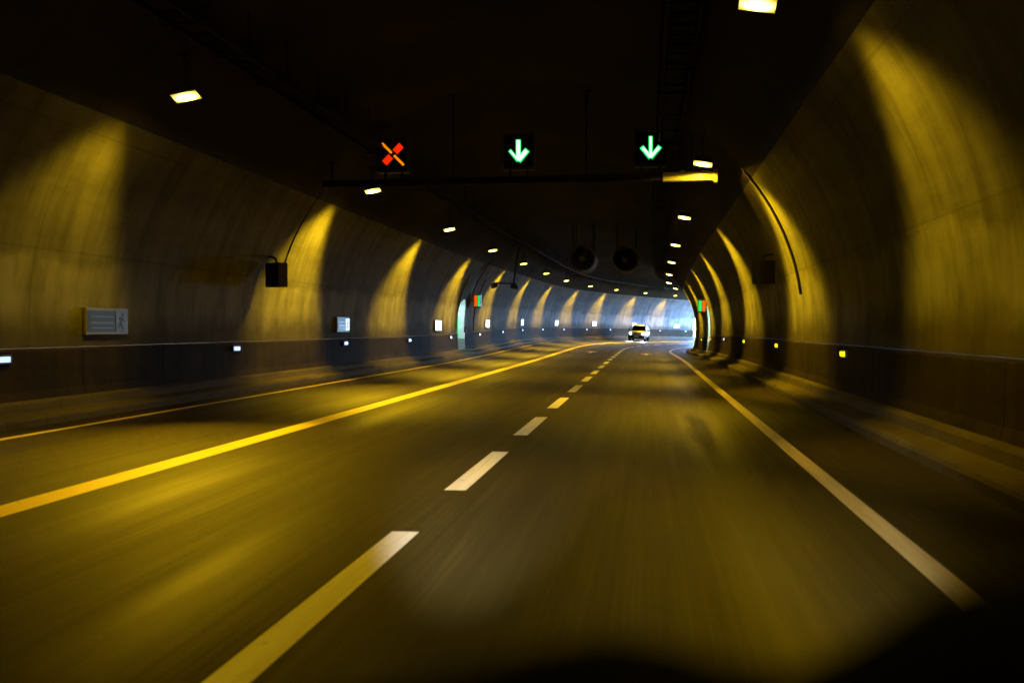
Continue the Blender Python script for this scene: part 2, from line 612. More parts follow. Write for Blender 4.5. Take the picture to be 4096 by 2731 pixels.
# ------------------------------------------------------------------ ceiling lamps
SODIUM = (1.0, 0.60, 0.008)
P_WALL, P_ROAD, P_SPILL = 1700.0, 4300.0, 8.0
HL, OL = 5.475, 4.543
GL = 'sodium lamps in two rows under the ceiling'


def lamp_proto(sg):
    root = thing('ceiling_lamp', '', 'lamp', mat_at(0, sg * OL, HL), GL)
    bm = bmesh.new()           # shell: tapered trough, open underneath, tilted towards the oncoming camera
    w0, d0, w1, d1 = 0.235, 0.15, 0.17, 0.10
    top, bot, lip = 0.13, -0.03, 0.0
    A = [bm.verts.new((x * w0, y * d0, bot)) for x, y in ((-1, -1), (1, -1), (1, 1), (-1, 1))]
    B = [bm.verts.new((x * w1, y * d1, top)) for x, y in ((-1, -1), (1, -1), (1, 1), (-1, 1))]
    bm.faces.new(B)
    for i in range(4):
        bm.faces.new((A[i], A[(i + 1) % 4], B[(i + 1) % 4], B[i]))
    bmesh.ops.solidify(bm, geom=bm.faces[:], thickness=0.012)
    tilt = Matrix.Rotation(math.radians(-17), 4, 'X') @ Matrix.Rotation(math.radians(10 * sg), 4, 'Y')
    link_mesh('housing', bm, M['housing'], root, matrix=tilt)
    bm = bmesh.new()           # bowed glass
    nx, ny = 8, 6
    g = [[bm.verts.new((0.22 * (2 * i / nx - 1), 0.132 * (2 * j / ny - 1),
                        -0.035 - 0.035 * (1 - (2 * i / nx - 1) ** 2) * (1 - (2 * j / ny - 1) ** 2))) for j in range(ny + 1)] for i in range(nx + 1)]
    for i in range(nx):
        for j in range(ny):
            bm.faces.new((g[i][j], g[i][j + 1], g[i + 1][j + 1], g[i + 1][j]))
    link_mesh('lens', bm, M['lens'], root, True, matrix=tilt)
    bm = bmesh.new()           # yoke up to the vault
    ht = EH + EB * math.sqrt(1 - (OL / EA) ** 2) - HL
    tube(bm, [(0, -0.07, 0.11), (0, -0.07, ht - 0.02)], 0.009, 8)
    tube(bm, [(0, 0.07, 0.11), (0, 0.07, ht - 0.02)], 0.009, 8)
    box(bm, -0.10, 0.10, -0.14, 0.14, ht - 0.06, ht - 0.03, 0.005)
    link_mesh('bracket', bm, M['darksteel'], root)
    for nm, power, half, blend, aim in (('wall_beam', P_WALL, 41, 0.7, (sg * 0.76, -0.15, -1.0)),
                                        ('road_beam', P_ROAD * (1.0 if sg < 0 else 0.62), 34 if sg < 0 else 35, 1.0, (-sg * (1.9 if sg < 0 else 3.1), -4.0 if sg < 0 else -4.8, -5.4)),
                                        ('spill_light', P_SPILL, 86, 0.1, (0, 0, -1.0))):
        ld = bpy.data.lights.new(nm, 'SPOT')
        ld.energy = power * K
        ld.color = SODIUM
        ld.spot_size = math.radians(2 * half)
        ld.spot_blend = blend
        ld.shadow_soft_size = 0.04 if nm == 'spill_light' else 0.2
        lo = bpy.data.objects.new(nm, ld)
        COL.objects.link(lo)
        lo.parent = root
        lo.matrix_local = Matrix.Translation((0, 0, -0.125 if nm == 'spill_light' else -0.28)) @ Vector(aim).to_track_quat('-Z', 'Y').to_matrix().to_4x4()
    return root


LEFT_LAMPS = [-19.2, -7.5, 4.2, 15.9, 27.6, 38.8, 49.9, 61.8, 74.6, 86.9, 98.0, 106.9, 115.4, 123.2]
RIGHT_LAMPS = [-11.3, 0.5, 12.3, 24.2, 35.9, 47.5, 58.6, 69.9, 81.0, 92.5, 104.0, 115.5, 127.0]
for sg, lst, vis0 in ((-1, LEFT_LAMPS, 15.0), (1, RIGHT_LAMPS, 12.0)):
    root = lamp_proto(sg)
    n = 0
    for i, s in enumerate(lst):
        m = mat_at(s, sg * OL, HL)
        row = 'left' if sg < 0 else 'right'
        if s < vis0:
            lab = 'sodium lamp of the %s row, behind the driver above the near lane' % row
        else:
            lab = {(-1, 0): 'largest glowing sodium lamp of the left row, nearest the camera',
                   (1, 0): 'glaring white sodium lamp cut by the top picture edge, nearest of the right row',
                   (1, 1): 'glowing sodium lamp just above the yellow-lit end of the signal gantry'}.get(
                (sg, n), '%s sodium lamp of the %s row under the tunnel ceiling, counted from the camera' % (ORD[n], row))
            n += 1
        if i == 0:
            root.matrix_world = m; root['label'] = lab
        else:
            r = copy_thing(root, m, lab)
        if i and s < 20:               # beams of the nearest lamps turned down to darken wall and road here
            wf, rf = {15.9: (0.25, 0.9), 12.3: (0.36, 0.42)}.get(s, (0.2, 0.4))
            for ch in r.children:
                if ch.type == 'LIGHT' and 'spill' not in ch.name:
                    ch.data = ch.data.copy(); ch.data.energy *= rf if 'road' in ch.name else wf
        if i and s == 24.2:               # stands right before the gantry end and floods it
            for ch in r.children:
                if ch.type == 'LIGHT' and 'spill' in ch.name:
                    ch.data = ch.data.copy(); ch.data.energy *= 14

# ------------------------------------------------------------------ cable trays
def tray(sg, label):
    root = thing('cable_tray', label, 'cable tray', Matrix.Identity(4))
    oc, hh = 3.75, 6.12
    S1 = 130
    for dx in (-0.24, 0.24):
        o = sg * oc + dx
        sweep('side_rail', lambda s: [(o - 0.02, hh), (o + 0.02, hh), (o + 0.02, hh + 0.1), (o - 0.02, hh + 0.1)], steps(-10, S1, 1.0), M['darksteel'], root, closed=True, caps=True)
    bm = bmesh.new()                    # rungs welded to two edge strips: one connected ladder
    prev = None
    s = -10.0
    while s < S1:
        rows = [[bm.verts.new(W(s + d, sg * oc + x, hh + 0.03)) for x in (-0.22, -0.20, 0.20, 0.22)] for d in (0, 0.10)]
        for a, b in ((0, 1), (1, 2), (2, 3)):
            bm.faces.new((rows[0][a], rows[0][b], rows[1][b], rows[1][a]))
        if prev:
            for a, b in ((0, 1), (2, 3)):
                bm.faces.new((prev[a], prev[b], rows[0][b], rows[0][a]))
        prev = rows[1]
        s += 0.55
    bmesh.ops.solidify(bm, geom=bm.faces[:], thickness=0.025)
    link_mesh('ladder', bm, M['darksteel'], root)
    sweep('cable_bundle', lambda s: [(sg * oc - 0.15, hh + 0.045), (sg * oc + 0.15, hh + 0.045), (sg * oc + 0.12, hh + 0.13), (sg * oc - 0.1, hh + 0.12)], steps(-10, S1, 1.0), M['rubber'], root, closed=True, caps=True)
    s = 3.0
    while s < 126:
        bm = bmesh.new()
        ho = []
        for dx in (-0.3, 0.3):
            ov = abs(oc * sg + dx)
            ho.append((dx, EH + EB * math.sqrt(1 - (ov / EA) ** 2) - hh))
        tube(bm, [(ho[0][0], 0, ho[0][1]), (ho[0][0], 0, -0.03), (ho[1][0], 0, -0.03), (ho[1][0], 0, ho[1][1])], 0.022, 6)
        link_mesh('hanger', bm, M['darksteel'], root, matrix=mat_at(s, sg * oc, hh))
        s += 1.85
    return root


tray(-1, 'dark ladder cable tray with hangers following the left lamp row around the bend')
tray(1, 'dark ladder cable tray running beside the right lamp row')

# ------------------------------------------------------------------ gantry and lane signals
GS = 24.95
gm = mat_at(GS, 0, 0)
gan = thing('signal_gantry', 'dark steel beam across the tunnel carrying the lane signals, right end lit yellow', 'gantry', gm)
HB = 5.24
bm = bmesh.new(); box(bm, -5.15, 3.55, -0.07, 0.07, HB - 0.06, HB + 0.12, 0.008)
link_mesh('beam', bm, M['darksteel'], gan)
bm = bmesh.new()
box(bm, 3.60, 4.90, -0.10, 0.10, HB - 0.09, HB + 0.13, 0.02)
box(bm, 4.84, 4.93, -0.13, 0.13, HB - 0.14, HB + 0.19, 0.01)
box(bm, 4.02, 4.14, -0.08, 0.06, HB + 0.13, HB + 0.17, 0.006)
box(bm, 4.55, 4.72, -0.08, 0.06, HB + 0.13, HB + 0.165, 0.006)
link_mesh('end_box', bm, M['zinc'], gan)['label'] = 'bright zinc end box lit yellow by the lamp above it'
for o in (-4.9, -1.7, 1.7, 4.3):
    bm = bmesh.new()
    ht = EH + EB * math.sqrt(1 - (o / EA) ** 2)
    tube(bm, [(o, 0.02, HB + (0.10 if o < 4 else 0.16)), (o, 0.02, ht)], 0.03, 8)
    box(bm, o - 0.1, o + 0.1, -0.08, 0.12, ht - 0.07, ht - 0.03)
    link_mesh('hanger', bm, M['darksteel'], gan)


def signal(o, kind, label):
    hc = 5.98
    root = thing('lane_signal', label, 'lane signal', mat_at(GS, o, hc), 'lane control signals on the gantry')
    bm = bmesh.new()
    box(bm, -0.40, 0.40, -0.10, 0.16, -0.46, 0.44, 0.02)
    link_mesh('housing', bm, M['black'], root)
    bm = bmesh.new()
    box(bm, -0.355, 0.355, -0.118, -0.102, -0.40, 0.395, 0.005)
    link_mesh('display', bm, M['glass_black'], root)
    bm = bmesh.new()                                  # hood round the display
    for x0, x1, z0, z1 in ((-0.40, 0.40, 0.40, 0.425), (-0.40, -0.375, -0.44, 0.40), (0.375, 0.40, -0.44, 0.40)):
        box(bm, x0, x1, -0.24, -0.10, z0, z1)
    link_mesh('visor', bm, M['black'], root)
    for dx in (-0.22, 0.22):
        bm = bmesh.new()
        box(bm, dx - 0.03, dx + 0.03, -0.04, 0.04, HB + 0.12 - hc, -0.455)
        link_mesh('foot_bracket', bm, M['darksteel'], root)

    def bar(bm, x0, z0, x1, z1, w, y0=-0.135, y1=-0.121):
        d = Vector((x1 - x0, z1 - z0)).normalized(); nrm = Vector((-d.y, d.x)) * w / 2
        prism(bm, [(x0 + nrm.x, z0 + nrm.y), (x1 + nrm.x, z1 + nrm.y), (x1 - nrm.x, z1 - nrm.y), (x0 - nrm.x, z0 - nrm.y)], y0, y1)

    if kind == 'cross':
        k = 0.285
        bm = bmesh.new(); bar(bm, -k, k, -0.03, 0.03, 0.062); bar(bm, 0.03, -0.03, k, -k, 0.062)
        link_mesh('cross_stroke', bm, M['sig_orange'], root)['label'] = 'thin orange stroke of the cross'
        bm = bmesh.new(); bar(bm, 0.055, 0.055, 0.225, 0.225, 0.17); bar(bm, -0.225, -0.225, -0.055, -0.055, 0.17)
        link_mesh('cross_stroke', bm, M['sig_red'], root)['label'] = 'thick red stroke of the cross, broken at the middle'
    else:
        sw, lw, rw = kind
        for nm, mt, dw, dl, y0, y1 in (('arrow', 'sig_green', 0.035, 0.02, -0.131, -0.119), ('arrow_core', 'sig_core', -0.018, 0.0, -0.139, -0.127)):
            bm = bmesh.new()
            bar(bm, 0.0, 0.27 + dl, 0.0, -0.21, sw + dw, y0, y1)
            bar(bm, -0.205 - dl, 0.01 + dl, 0.0, -0.235 - dl, lw + dw, y0 - 0.001, y1)
            bar(bm, 0.215 + dl, 0.01 + dl, 0.0, -0.235 - dl, rw + dw, y0 - 0.002, y1)
            link_mesh(nm, bm, M[mt], root)
    return root


signal(-3.24, 'cross', 'black lane signal showing a red cross over the left lane')
signal(0.0, (0.10, 0.06, 0.12), 'black lane signal with a broad green down arrow over the middle lane')
signal(3.30, (0.07, 0.085, 0.085), 'black lane signal with a slim green down arrow, beside the yellow-lit gantry end')

# ------------------------------------------------------------------ jet fans
def jet_fan(o, h, s, label):
    root = thing('jet_fan', label, 'jet fan', mat_at(s, o, h), 'pair of ventilation fans hung from the ceiling')
    R = 0.74
    bm = bmesh.new()
    lathe(bm, [(R * 0.86, 0.35), (R * 0.88, 0.0), (R, -0.12), (R * 1.03, -0.05), (R, 0.10), (R, 2.9), (R * 1.03, 3.05), (R * 0.9, 3.0), (R * 0.86, 2.6)], n=40)
    link_mesh('casing', bm, M['fan_paint'], root, True)
    bm = bmesh.new()
    lathe(bm, [(0.001, -0.02), (0.14, 0.02), (0.2, 0.12), (0.2, 0.8), (0.001, 0.82)], n=24)
    link_mesh('hub', bm, M['fan_paint'], root, True)
    for k in range(12):
        bm = bmesh.new()
        prev = None
        for r, tw, ch in ((0.19, 0.9, 0.10), (0.42, 0.65, 0.10), (0.635, 0.45, 0.09)):
            a = bm.verts.new((-ch * math.cos(tw), 0.3 - ch * math.sin(tw), r))
            b = bm.verts.new((ch * math.cos(tw), 0.3 + ch * math.sin(tw), r))
            if prev:
                bm.faces.new((prev[0], prev[1], b, a))
            prev = (a, b)
        bmesh.ops.solidify(bm, geom=bm.faces[:], thickness=0.012)
        link_mesh('blade', bm, M['fan_paint'], root, matrix=Matrix.Rotation(2 * PI * k / 12, 4, 'Y'))
    bm = bmesh.new()
    lathe(bm, [(0.655, 1.4), (0.001, 1.41)], n=32)
    link_mesh('guard_plate', bm, M['black'], root)
    for y in (0.5, 2.4):
        for dx in (-0.55, 0.55):
            bm = bmesh.new()
            ht = EH + EB * math.sqrt(1 - ((o + dx) / EA) ** 2) - h
            tube(bm, [(dx, y, 0.5), (dx, y, ht)], 0.03, 8)
            link_mesh('hanger', bm, M['darksteel'], root)
    return root


jet_fan(-0.56, 5.58, 57.5, 'round dark jet fan under the ceiling, the left one of the pair')
jet_fan(1.92, 5.58, 57.5, 'round dark jet fan under the ceiling, the right one of the pair')

# ------------------------------------------------------------------ wall marker lights
def marker_proto(sg, lensmat):
    root = thing('marker_light', '', 'marker light', Matrix.Identity(4), 'marker lights along the lower walls')
    bm = bmesh.new(); box(bm, -0.03, 0.03, -0.22, 0.22, -0.075, 0.075, 0.012)
    link_mesh('housing', bm, M['black'], root)
    bm = bmesh.new(); box(bm, -0.035, 0.035, -0.15, 0.15, -0.044, 0.044, 0.012)
    x = -0.030 * sg
    link_mesh('lens', bm, lensmat, root, matrix=Matrix.Translation((x, -0.025, 0)))
    return root


MH = 1.037
ML = [14.2, 23.2, 32.2, 41.3, 50.3, 59.2, 68.8, 79.0, 88.9, 97.2, 104.6, 111.3, 117.8, 123.9, 129.8]
MR = [(18.7, 0), (28.1, 0), (37.4, 0), (46.9, 1), (57.0, 0), (66.6, 0), (76.2, 0)]
root = marker_proto(-1, M['led_blue'])
om = EA - 0.045 - 0.028
for i, s in enumerate(ML):
    lab = {0: 'blue-white marker light at the left picture edge, low on the left wall',
           4: 'blue-white marker light just before the glowing left wall exit'}.get(
        i, '%s blue-white marker light along the left lower wall, counted from the camera' % ORD[i])
    m = mat_at(s, -om, MH)
    if i == 0:
        root.matrix_world = m; root['label'] = lab
    else:
        copy_thing(root, m, lab)
roots = {}
yl = 0
for i, (s, blue) in enumerate(MR):
    lab = 'blue-white marker light low on the right wall, the only blue one there' if blue else \
        ['largest yellow marker light, nearest on the right lower wall', 'second yellow marker light on the right lower wall, counted from the camera',
         'third yellow marker light, just nearer than the blue one on the right wall', 'yellow marker light just beyond the blue one on the right wall',
         'yellow marker light under the red and green lamps of the right exit', 'farthest yellow marker light where the right wall bends out of sight'][yl]
    yl += 0 if blue else 1
    m = mat_at(s, om, MH)
    if blue not in roots:
        roots[blue] = marker_proto(1, M['led_blue'] if blue else M['led_yellow'])
        roots[blue].matrix_world = m; roots[blue]['label'] = lab
    else:
        copy_thing(roots[blue], m, lab)

# ------------------------------------------------------------------ evacuation sign boards on the left wall
SIGNS = [(17.3, 0), (32.0, 1), (47.3, 2), (62.2, 2), (78.9, 2), (94.5, 2), (106.8, 2), (117.6, 2), (127.7, 2)]


def sign_board(s, state, label):
    h = 1.66
    sl = 0.0
    root = thing('wall_sign', label, 'sign', mat_at(s, -(half_at(h) - 0.045), h), 'evacuation sign boards along the left wall')
    ly = 0.74 if state == 0 else 0.70
    bm = bmesh.new(); box(bm, -0.035, 0.03, -ly, ly, -0.25, 0.25, 0.012)
    link_mesh('frame', bm, M['sign_frame'], root)
    fx0, fx1 = 0.032, 0.038
    if state < 2:
        bm = bmesh.new(); box(bm, fx0, fx1, -ly + 0.06, ly - 0.06, -0.195, 0.195)
        link_mesh('panel', bm, M['sign_dark'], root)
        bm = bmesh.new()
        rows = ((-0.03, 0.018), (0.085, 0.012), (-0.125, 0.012))
        for z, t in rows:
            box(bm, fx1, fx1 + 0.004, -ly + 0.16, ly - 0.55, z - t, z + t)
        link_mesh('lettering_bars', bm, M['sign_white'], root)
        bm = bmesh.new(); box(bm, fx1, fx1 + 0.005, ly - 0.46, ly - 0.07, -0.19, 0.19)
        link_mesh('pictogram_square', bm, M['sign_white'] if state == 0 else M['sign_dim'], root)
        bm = bmesh.new()                     # the running figure: head, slanted trunk, striding legs
        def rbar(y0, z0, y1, z1, w):
            d = Vector((y1 - y0, z1 - z0)).normalized(); nn = Vector((-d.y, d.x)) * w / 2
            q = [(y0 + nn.x, z0 + nn.y), (y1 + nn.x, z1 + nn.y), (y1 - nn.x, z1 - nn.y), (y0 - nn.x, z0 - nn.y)]
            a = [bm.verts.new((fx1 + 0.006, y, z)) for y, z in q]
            b = [bm.verts.new((fx1 + 0.009, y, z)) for y, z in q]
            bm.faces.new(a); bm.faces.new(b[::-1])
            for i in range(4):
                bm.faces.new((a[i], b[i], b[(i + 1) % 4], a[(i + 1) % 4]))
        yc = ly - 0.265
        rbar(yc + 0.02, 0.14, yc + 0.07, 0.11, 0.05)
        rbar(yc + 0.03, 0.08, yc - 0.03, -0.03, 0.05)
        rbar(yc - 0.03, -0.03, yc + 0.05, -0.15, 0.035); rbar(yc - 0.03, -0.03, yc - 0.12, -0.12, 0.035)
        rbar(yc + 0.02, 0.06, yc + 0.12, 0.0, 0.028); rbar(yc + 0.02, 0.06, yc - 0.10, 0.05, 0.028)
        link_mesh('pictogram', bm, M['sign_dark'], root)
    else:
        bm = bmesh.new(); box(bm, fx0, fx1, -ly + 0.03, ly - 0.03, -0.225, 0.225)
        link_mesh('panel', bm, M['sign_glow'], root)
    return root


sl = ['pale-framed dark sign board with striped face, nearest on the left wall', 'partly glowing sign board on the left wall, pale square at its right end',
      'glowing white sign board just before the left wall exit', 'glowing white sign board just past the left wall exit',
      'second glowing white sign board past the left wall exit', 'third glowing white sign board past the left wall exit',
      'glowing white sign board on the bend, last one before the oncoming car', 'glowing white sign board right above the oncoming car roof',
      'farthest glowing white sign board, past the oncoming car in bluish daylight']
for (s, st), lab in zip(SIGNS, sl):
    sign_board(s, st, lab)

# ------------------------------------------------------------------ emergency exits
def exit_niche(sg, label, box_s, box_h):
    a, b = EXITS[sg]
    sm = (a + b) / 2
    root = thing('emergency_exit', label, 'emergency exit', mat_at(sm, sg * EA, 0.36))
    inv = root.matrix_world.inverted()
    D = 1.5
    bm = bmesh.new()
    low = bmesh.new()
    back = bmesh.new()
    prof = [(a, 0.36), (a, 0.9), (a, 1.3), (a, 1.8)]
    n = 20
    arch = [(a + (b - a) * i / n, hole_h(i / n)) for i in range(n + 1)]
    right = [(b, 1.8), (b, 1.3), (b, 0.9), (b, 0.36)]
    loop = prof[:3] + [(a, 1.9)] + arch + [(b, 1.9)] + right[1:]
    front = [W(s, sg * (half_at(h) - (0.10 if h < 0.5 else 0.05 if h < 1.25 else 0.02)), h) for s, h in loop]
    rear = [W(s, sg * (EA + D), h) for s, h in loop]
    for i in range(len(loop) - 1):
        tgt = low if max(loop[i][1], loop[i + 1][1]) <= 0.95 else bm
        vs = [tgt.verts.new(inv @ p) for p in (front[i], front[i + 1], rear[i + 1], rear[i])]
        tgt.faces.new(vs)
    # floor of the recess
    vs = [low.verts.new(inv @ p) for p in (W(a, sg * (EA - 0.1), 0.365), W(b, sg * (EA - 0.1), 0.365), W(b, sg * (EA + D), 0.365), W(a, sg * (EA + D), 0.365))]
    low.faces.new(vs)
    link_mesh('niche_lining', bm, M['niche'], root)
    link_mesh('niche_plinth', low, M['niche_low'], root)
    back.faces.new([back.verts.new(inv @ p) for p in rear])
    bk = link_mesh('back_wall', back, M['niche'], root)
    # door leaf, hinged at the near jamb and standing open along it; and a lamp
    d = bmesh.new()
    box(d, -0.03, 0.03, -0.45, 0.45, 0.0, 2.05, 0.006)
    door = link_mesh('door', d, M['door'], root, matrix=inv @ mat_at(sm - 0.25, sg * (EA + D - 0.06), 0.38))
    d = bmesh.new(); box(d, -0.05, 0.05, -0.06, 0.06, -0.012, 0.012, 0.004)
    link_mesh('handle', d, M['steel'], door, matrix=Matrix.Translation((-sg * 0.05, 0.33, 1.0)))
    d = bmesh.new(); box(d, -0.45, 0.45, -0.06, 0.06, -0.03, 0.03, 0.01)
    link_mesh('niche_light', d, M['niche_lamp'], root, matrix=inv @ mat_at(sm, sg * (EA + 0.75), 2.88))
    # glowing green strip added at the far jamb, standing in for the door edge
    d = bmesh.new()
    box(d, -0.03, 0.03, -0.03, 0.03, 0, 1.2, 0.006)
    link_mesh('door_edge_glow', d, M['exit_green'], root, matrix=inv @ mat_at(b - 0.045, sg * (EA + 0.345), 0.95))
    # red and green lamps above
    cab = thing('exit_lamp_box', {-1: 'black box with red and green lamps beside the left wall exit',
                                 1: 'black box with green and red lamps above the right wall exit'}[sg], 'signal light', mat_at(box_s, sg * (half_at(box_h) - 0.30), box_h))
    hw = 0.20 if sg < 0 else 0.24
    d = bmesh.new(); box(d, -hw, hw, -0.10, 0.10, -0.40, 0.36, 0.02)
    link_mesh('housing', d, M['black'], cab)
    for x, mt in ((-hw * 0.46, 'exit_red' if sg < 0 else 'exit_green'), (hw * 0.46, 'exit_green' if sg < 0 else 'exit_red')):
        d = bmesh.new(); box(d, x - hw * 0.38, x + hw * 0.38, -0.13, -0.098, -0.33, 0.30, 0.03)
        link_mesh('lamp', d, M[mt], cab)
    d = bmesh.new(); box(d, -0.03 if sg < 0 else 0, 0 if sg < 0 else 0.03, 0.09, 0.16, -0.1, 0.1); tube(d, [(0, 0.08, 0), (sg * 0.42, 0.08, 0)], 0.03, 8)
    link_mesh('arm', d, M['darksteel'], cab)
    return root


exit_niche(-1, 'glowing pale green arched emergency exit in the left wall', 56.0, 3.02)
exit_niche(1, 'narrow glowing emergency exit in the right wall by the bend', 59.6, 3.0)

# ------------------------------------------------------------------ boxes and cameras on the walls
def speaker(sg, s, h, label):
    o = sg * (half_at(h) - 0.42)
    root = thing('wall_loudspeaker', label, 'loudspeaker', mat_at(s, o, h, 0.5 * sg))
    bm = bmesh.new(); box(bm, -0.26, 0.26, -0.16, 0.16, -0.33, 0.30, 0.03)
    link_mesh('cabinet', bm, M['black'], root)
    bm = bmesh.new(); box(bm, -0.21, 0.21, -0.175, -0.158, -0.28, 0.25, 0.01)
    link_mesh('grille', bm, M['darksteel'], root)
    bm = bmesh.new()
    tube(bm, [(0, 0, 0.28), (0, 0.0, 0.36), (sg * 0.06, 0, 0.42), (sg * 0.2, 0, 0.46), (sg * 0.62, 0, 0.47)], 0.035, 8)
    link_mesh('bracket', bm, M['black'], root, True)
    return root


speaker(-1, 24.6, 2.92, 'black box loudspeaker on a short arm beneath the left ceiling edge')
speaker(1, 26.8, 3.0, 'black box loudspeaker on a curved arm on the right wall')


def cam_unit():
    s, oc = 56.0, None
    root = thing('traffic_camera', 'pair of dark traffic cameras on a crossbar hung before the left wall', 'camera', mat_at(s, -4.55, 4.0))
    for x, z, yw in ((-0.88, -0.12, 0.5), (0.28, -0.18, -0.35)):
        bm = bmesh.new(); box(bm, -0.11, 0.11, -0.28, 0.24, -0.11, 0.10, 0.02); box(bm, -0.13, 0.13, -0.34, 0.18, 0.10, 0.125, 0.006)
        hd = link_mesh('camera_head', bm, M['black'], root, matrix=Matrix.Translation((x, 0, z)) @ Matrix.Rotation(yw, 4, 'Z') @ Matrix.Rotation(-0.15, 4, 'X'))
        bm = bmesh.new(); lathe(bm, [(0.06, -0.30), (0.06, -0.27), (0.001, -0.275)], n=16)
        link_mesh('lens', bm, M['carglass'], hd)
    bm = bmesh.new(); tube(bm, [(-0.95, 0, 0.03), (0.36, 0, 0.0)], 0.035, 8)
    link_mesh('crossbar', bm, M['darksteel'], root)
    bm = bmesh.new()
    ht = EH + EB * math.sqrt(1 - (4.0 / EA) ** 2) - 4.0
    tube(bm, [(0.22, 0, 0.0), (0.55, 0, ht)], 0.04, 8)
    link_mesh('drop_pole', bm, M['darksteel'], root)


cam_unit()

# ------------------------------------------------------------------ the oncoming car
def loft_body(bm, sections):
    rows = [[bm.verts.new(p) for p in sec] for sec in sections]
    n = len(rows[0])
    for A, B in zip(rows, rows[1:]):
        for k in range(n):
            bm.faces.new((A[k], A[(k + 1) % n], B[(k + 1) % n], B[k]))
    bm.faces.new(rows[0][::-1]); bm.faces.new(rows[-1])


def ring(y, hw, z0, z1, r=0.12, top=None):
    """A rounded box section across the car at length y."""
    tw = top if top is not None else hw
    return [(-hw, y, z0 + r), (-hw + r, y, z0), (hw - r, y, z0), (hw, y, z0 + r), (hw + 0.0, y, (z0 + z1) / 2), (tw, y, z1 - r), (tw - r * 1.2, y, z1), (-tw + r * 1.2, y, z1), (-tw, y, z1 - r), (-hw, y, (z0 + z1) / 2)]


CAR_S, CAR_O = 112.6, -3.80
car = thing('car', 'white off-road car coming round the bend in the left lane, headlights on', 'car', mat_at(CAR_S, CAR_O, 0.004, 0.25))
# local -y is the front, towards the camera
bm = bmesh.new()
loft_body(bm, [ring(-2.25, 0.78, 0.55, 0.96, 0.10), ring(-2.12, 0.90, 0.48, 1.04, 0.12), ring(-1.5, 0.94, 0.42, 1.10, 0.14), ring(-0.9, 0.95, 0.40, 1.15, 0.14), ring(0.6, 0.95, 0.40, 1.16, 0.14), ring(1.9, 0.94, 0.42, 1.15, 0.14), ring(2.2, 0.88, 0.5, 1.08, 0.12)])
body = link_mesh('body', bm, M['carwhite'], car, True)
bm = bmesh.new()
loft_body(bm, [ring(-0.98, 0.84, 1.05, 1.15, 0.03, 0.80), ring(-0.35, 0.86, 1.05, 1.72, 0.10, 0.70), ring(0.1, 0.86, 1.05, 1.80, 0.12, 0.70), ring(1.5, 0.86, 1.05, 1.80, 0.12, 0.70), ring(2.05, 0.85, 1.05, 1.62, 0.1, 0.70), ring(2.15, 0.84, 1.05, 1.2, 0.03, 0.76)])
link_mesh('cabin', bm, M['carwhite'], car, True)
bm = bmesh.new()
w = [bm.verts.new(p) for p in ((-0.76, -1.0, 1.17), (0.76, -1.0, 1.17), (0.64, -0.42, 1.68), (-0.64, -0.42, 1.68))]
bm.faces.new(w); bmesh.ops.solidify(bm, geom=bm.faces[:], thickness=0.02)
link_mesh('windscreen', bm, M['carglass'], car)
for sx in (-1, 1):
    for y0, y1, y2, y3 in ((-0.62, -0.20, 0.42, 0.42), (0.50, 0.50, 1.20, 1.25), (1.33, 1.33, 1.78, 1.95)):
        bm = bmesh.new()
        v = [bm.verts.new((sx * x, y, z)) for x, y, z in ((0.885, y0, 1.18), (0.775, y1, 1.62), (0.775, y2, 1.62), (0.885, y3, 1.18))]
        bm.faces.new(v); bmesh.ops.solidify(bm, geom=bm.faces[:], thickness=0.012)
        link_mesh('side_window', bm, M['carglass'], car)
    bm = bmesh.new(); box(bm, -0.11, 0.11, -0.06, 0.06, -0.09, 0.09, 0.03)
    link_mesh('wing_mirror', bm, M['plastic'], car, matrix=Matrix.Translation((sx * 1.04, -0.55, 1.24)))
    for y in (-1.42, 1.38):
        wh = bpy.data.objects.new('wheel', None)
        COL.objects.link(wh); wh.parent = car; wh.matrix_local = Matrix.Translation((sx * 0.83, y, 0.365))
        bm = bmesh.new(); lathe(bm, [(0.22, -0.13), (0.33, -0.13), (0.365, -0.09), (0.365, 0.09), (0.33, 0.13), (0.22, 0.13)], 'X', 28)
        link_mesh('tyre', bm, M['rubber'], wh, True)
        bm = bmesh.new(); lathe(bm, [(0.22, -0.11), (0.19, -0.06), (0.05, -0.09), (0.001, -0.09)], 'X', 20); lathe(bm, [(0.22, 0.11), (0.19, 0.06), (0.05, 0.09), (0.001, 0.09)], 'X', 20)
        link_mesh('rim', bm, M['steel'], wh, True)
    bm = bmesh.new(); lathe(bm, [(0.001, -0.05), (0.11, -0.035), (0.155, 0.0), (0.16, 0.05)], n=20)
    hl = link_mesh('headlight', bm, M['headlamp'], car, True, matrix=Matrix.Translation((sx * 0.68, -2.22, 0.83)))
    ld = bpy.data.lights.new('headlight_beam', 'SPOT'); ld.energy = 500 * K; ld.color = (0.95, 0.97, 1.0)
    ld.spot_size = math.radians(50); ld.spot_blend = 0.6; ld.shadow_soft_size = 0.08
    lo = bpy.data.objects.new('headlight_beam', ld); COL.objects.link(lo); lo.parent = hl
    lo.matrix_local = Matrix.Translation((0, -0.12, 0)) @ Matrix.Rotation(math.radians(-58), 4, 'X')
bm = bmesh.new(); box(bm, -0.93, 0.93, -2.36, -2.08, 0.30, 0.66, 0.06)
link_mesh('bumper', bm, M['plastic'], car)
bm = bmesh.new()
for z in (0.76, 0.82, 0.88):
    box(bm, -0.46, 0.46, -2.285, -2.24, z - 0.02, z + 0.02, 0.005)
link_mesh('grille', bm, M['chrome'], car)
bm = bmesh.new(); box(bm, -0.26, 0.26, -2.38, -2.362, 0.46, 0.60, 0.004)
link_mesh('licence_plate', bm, M['plate'], car)
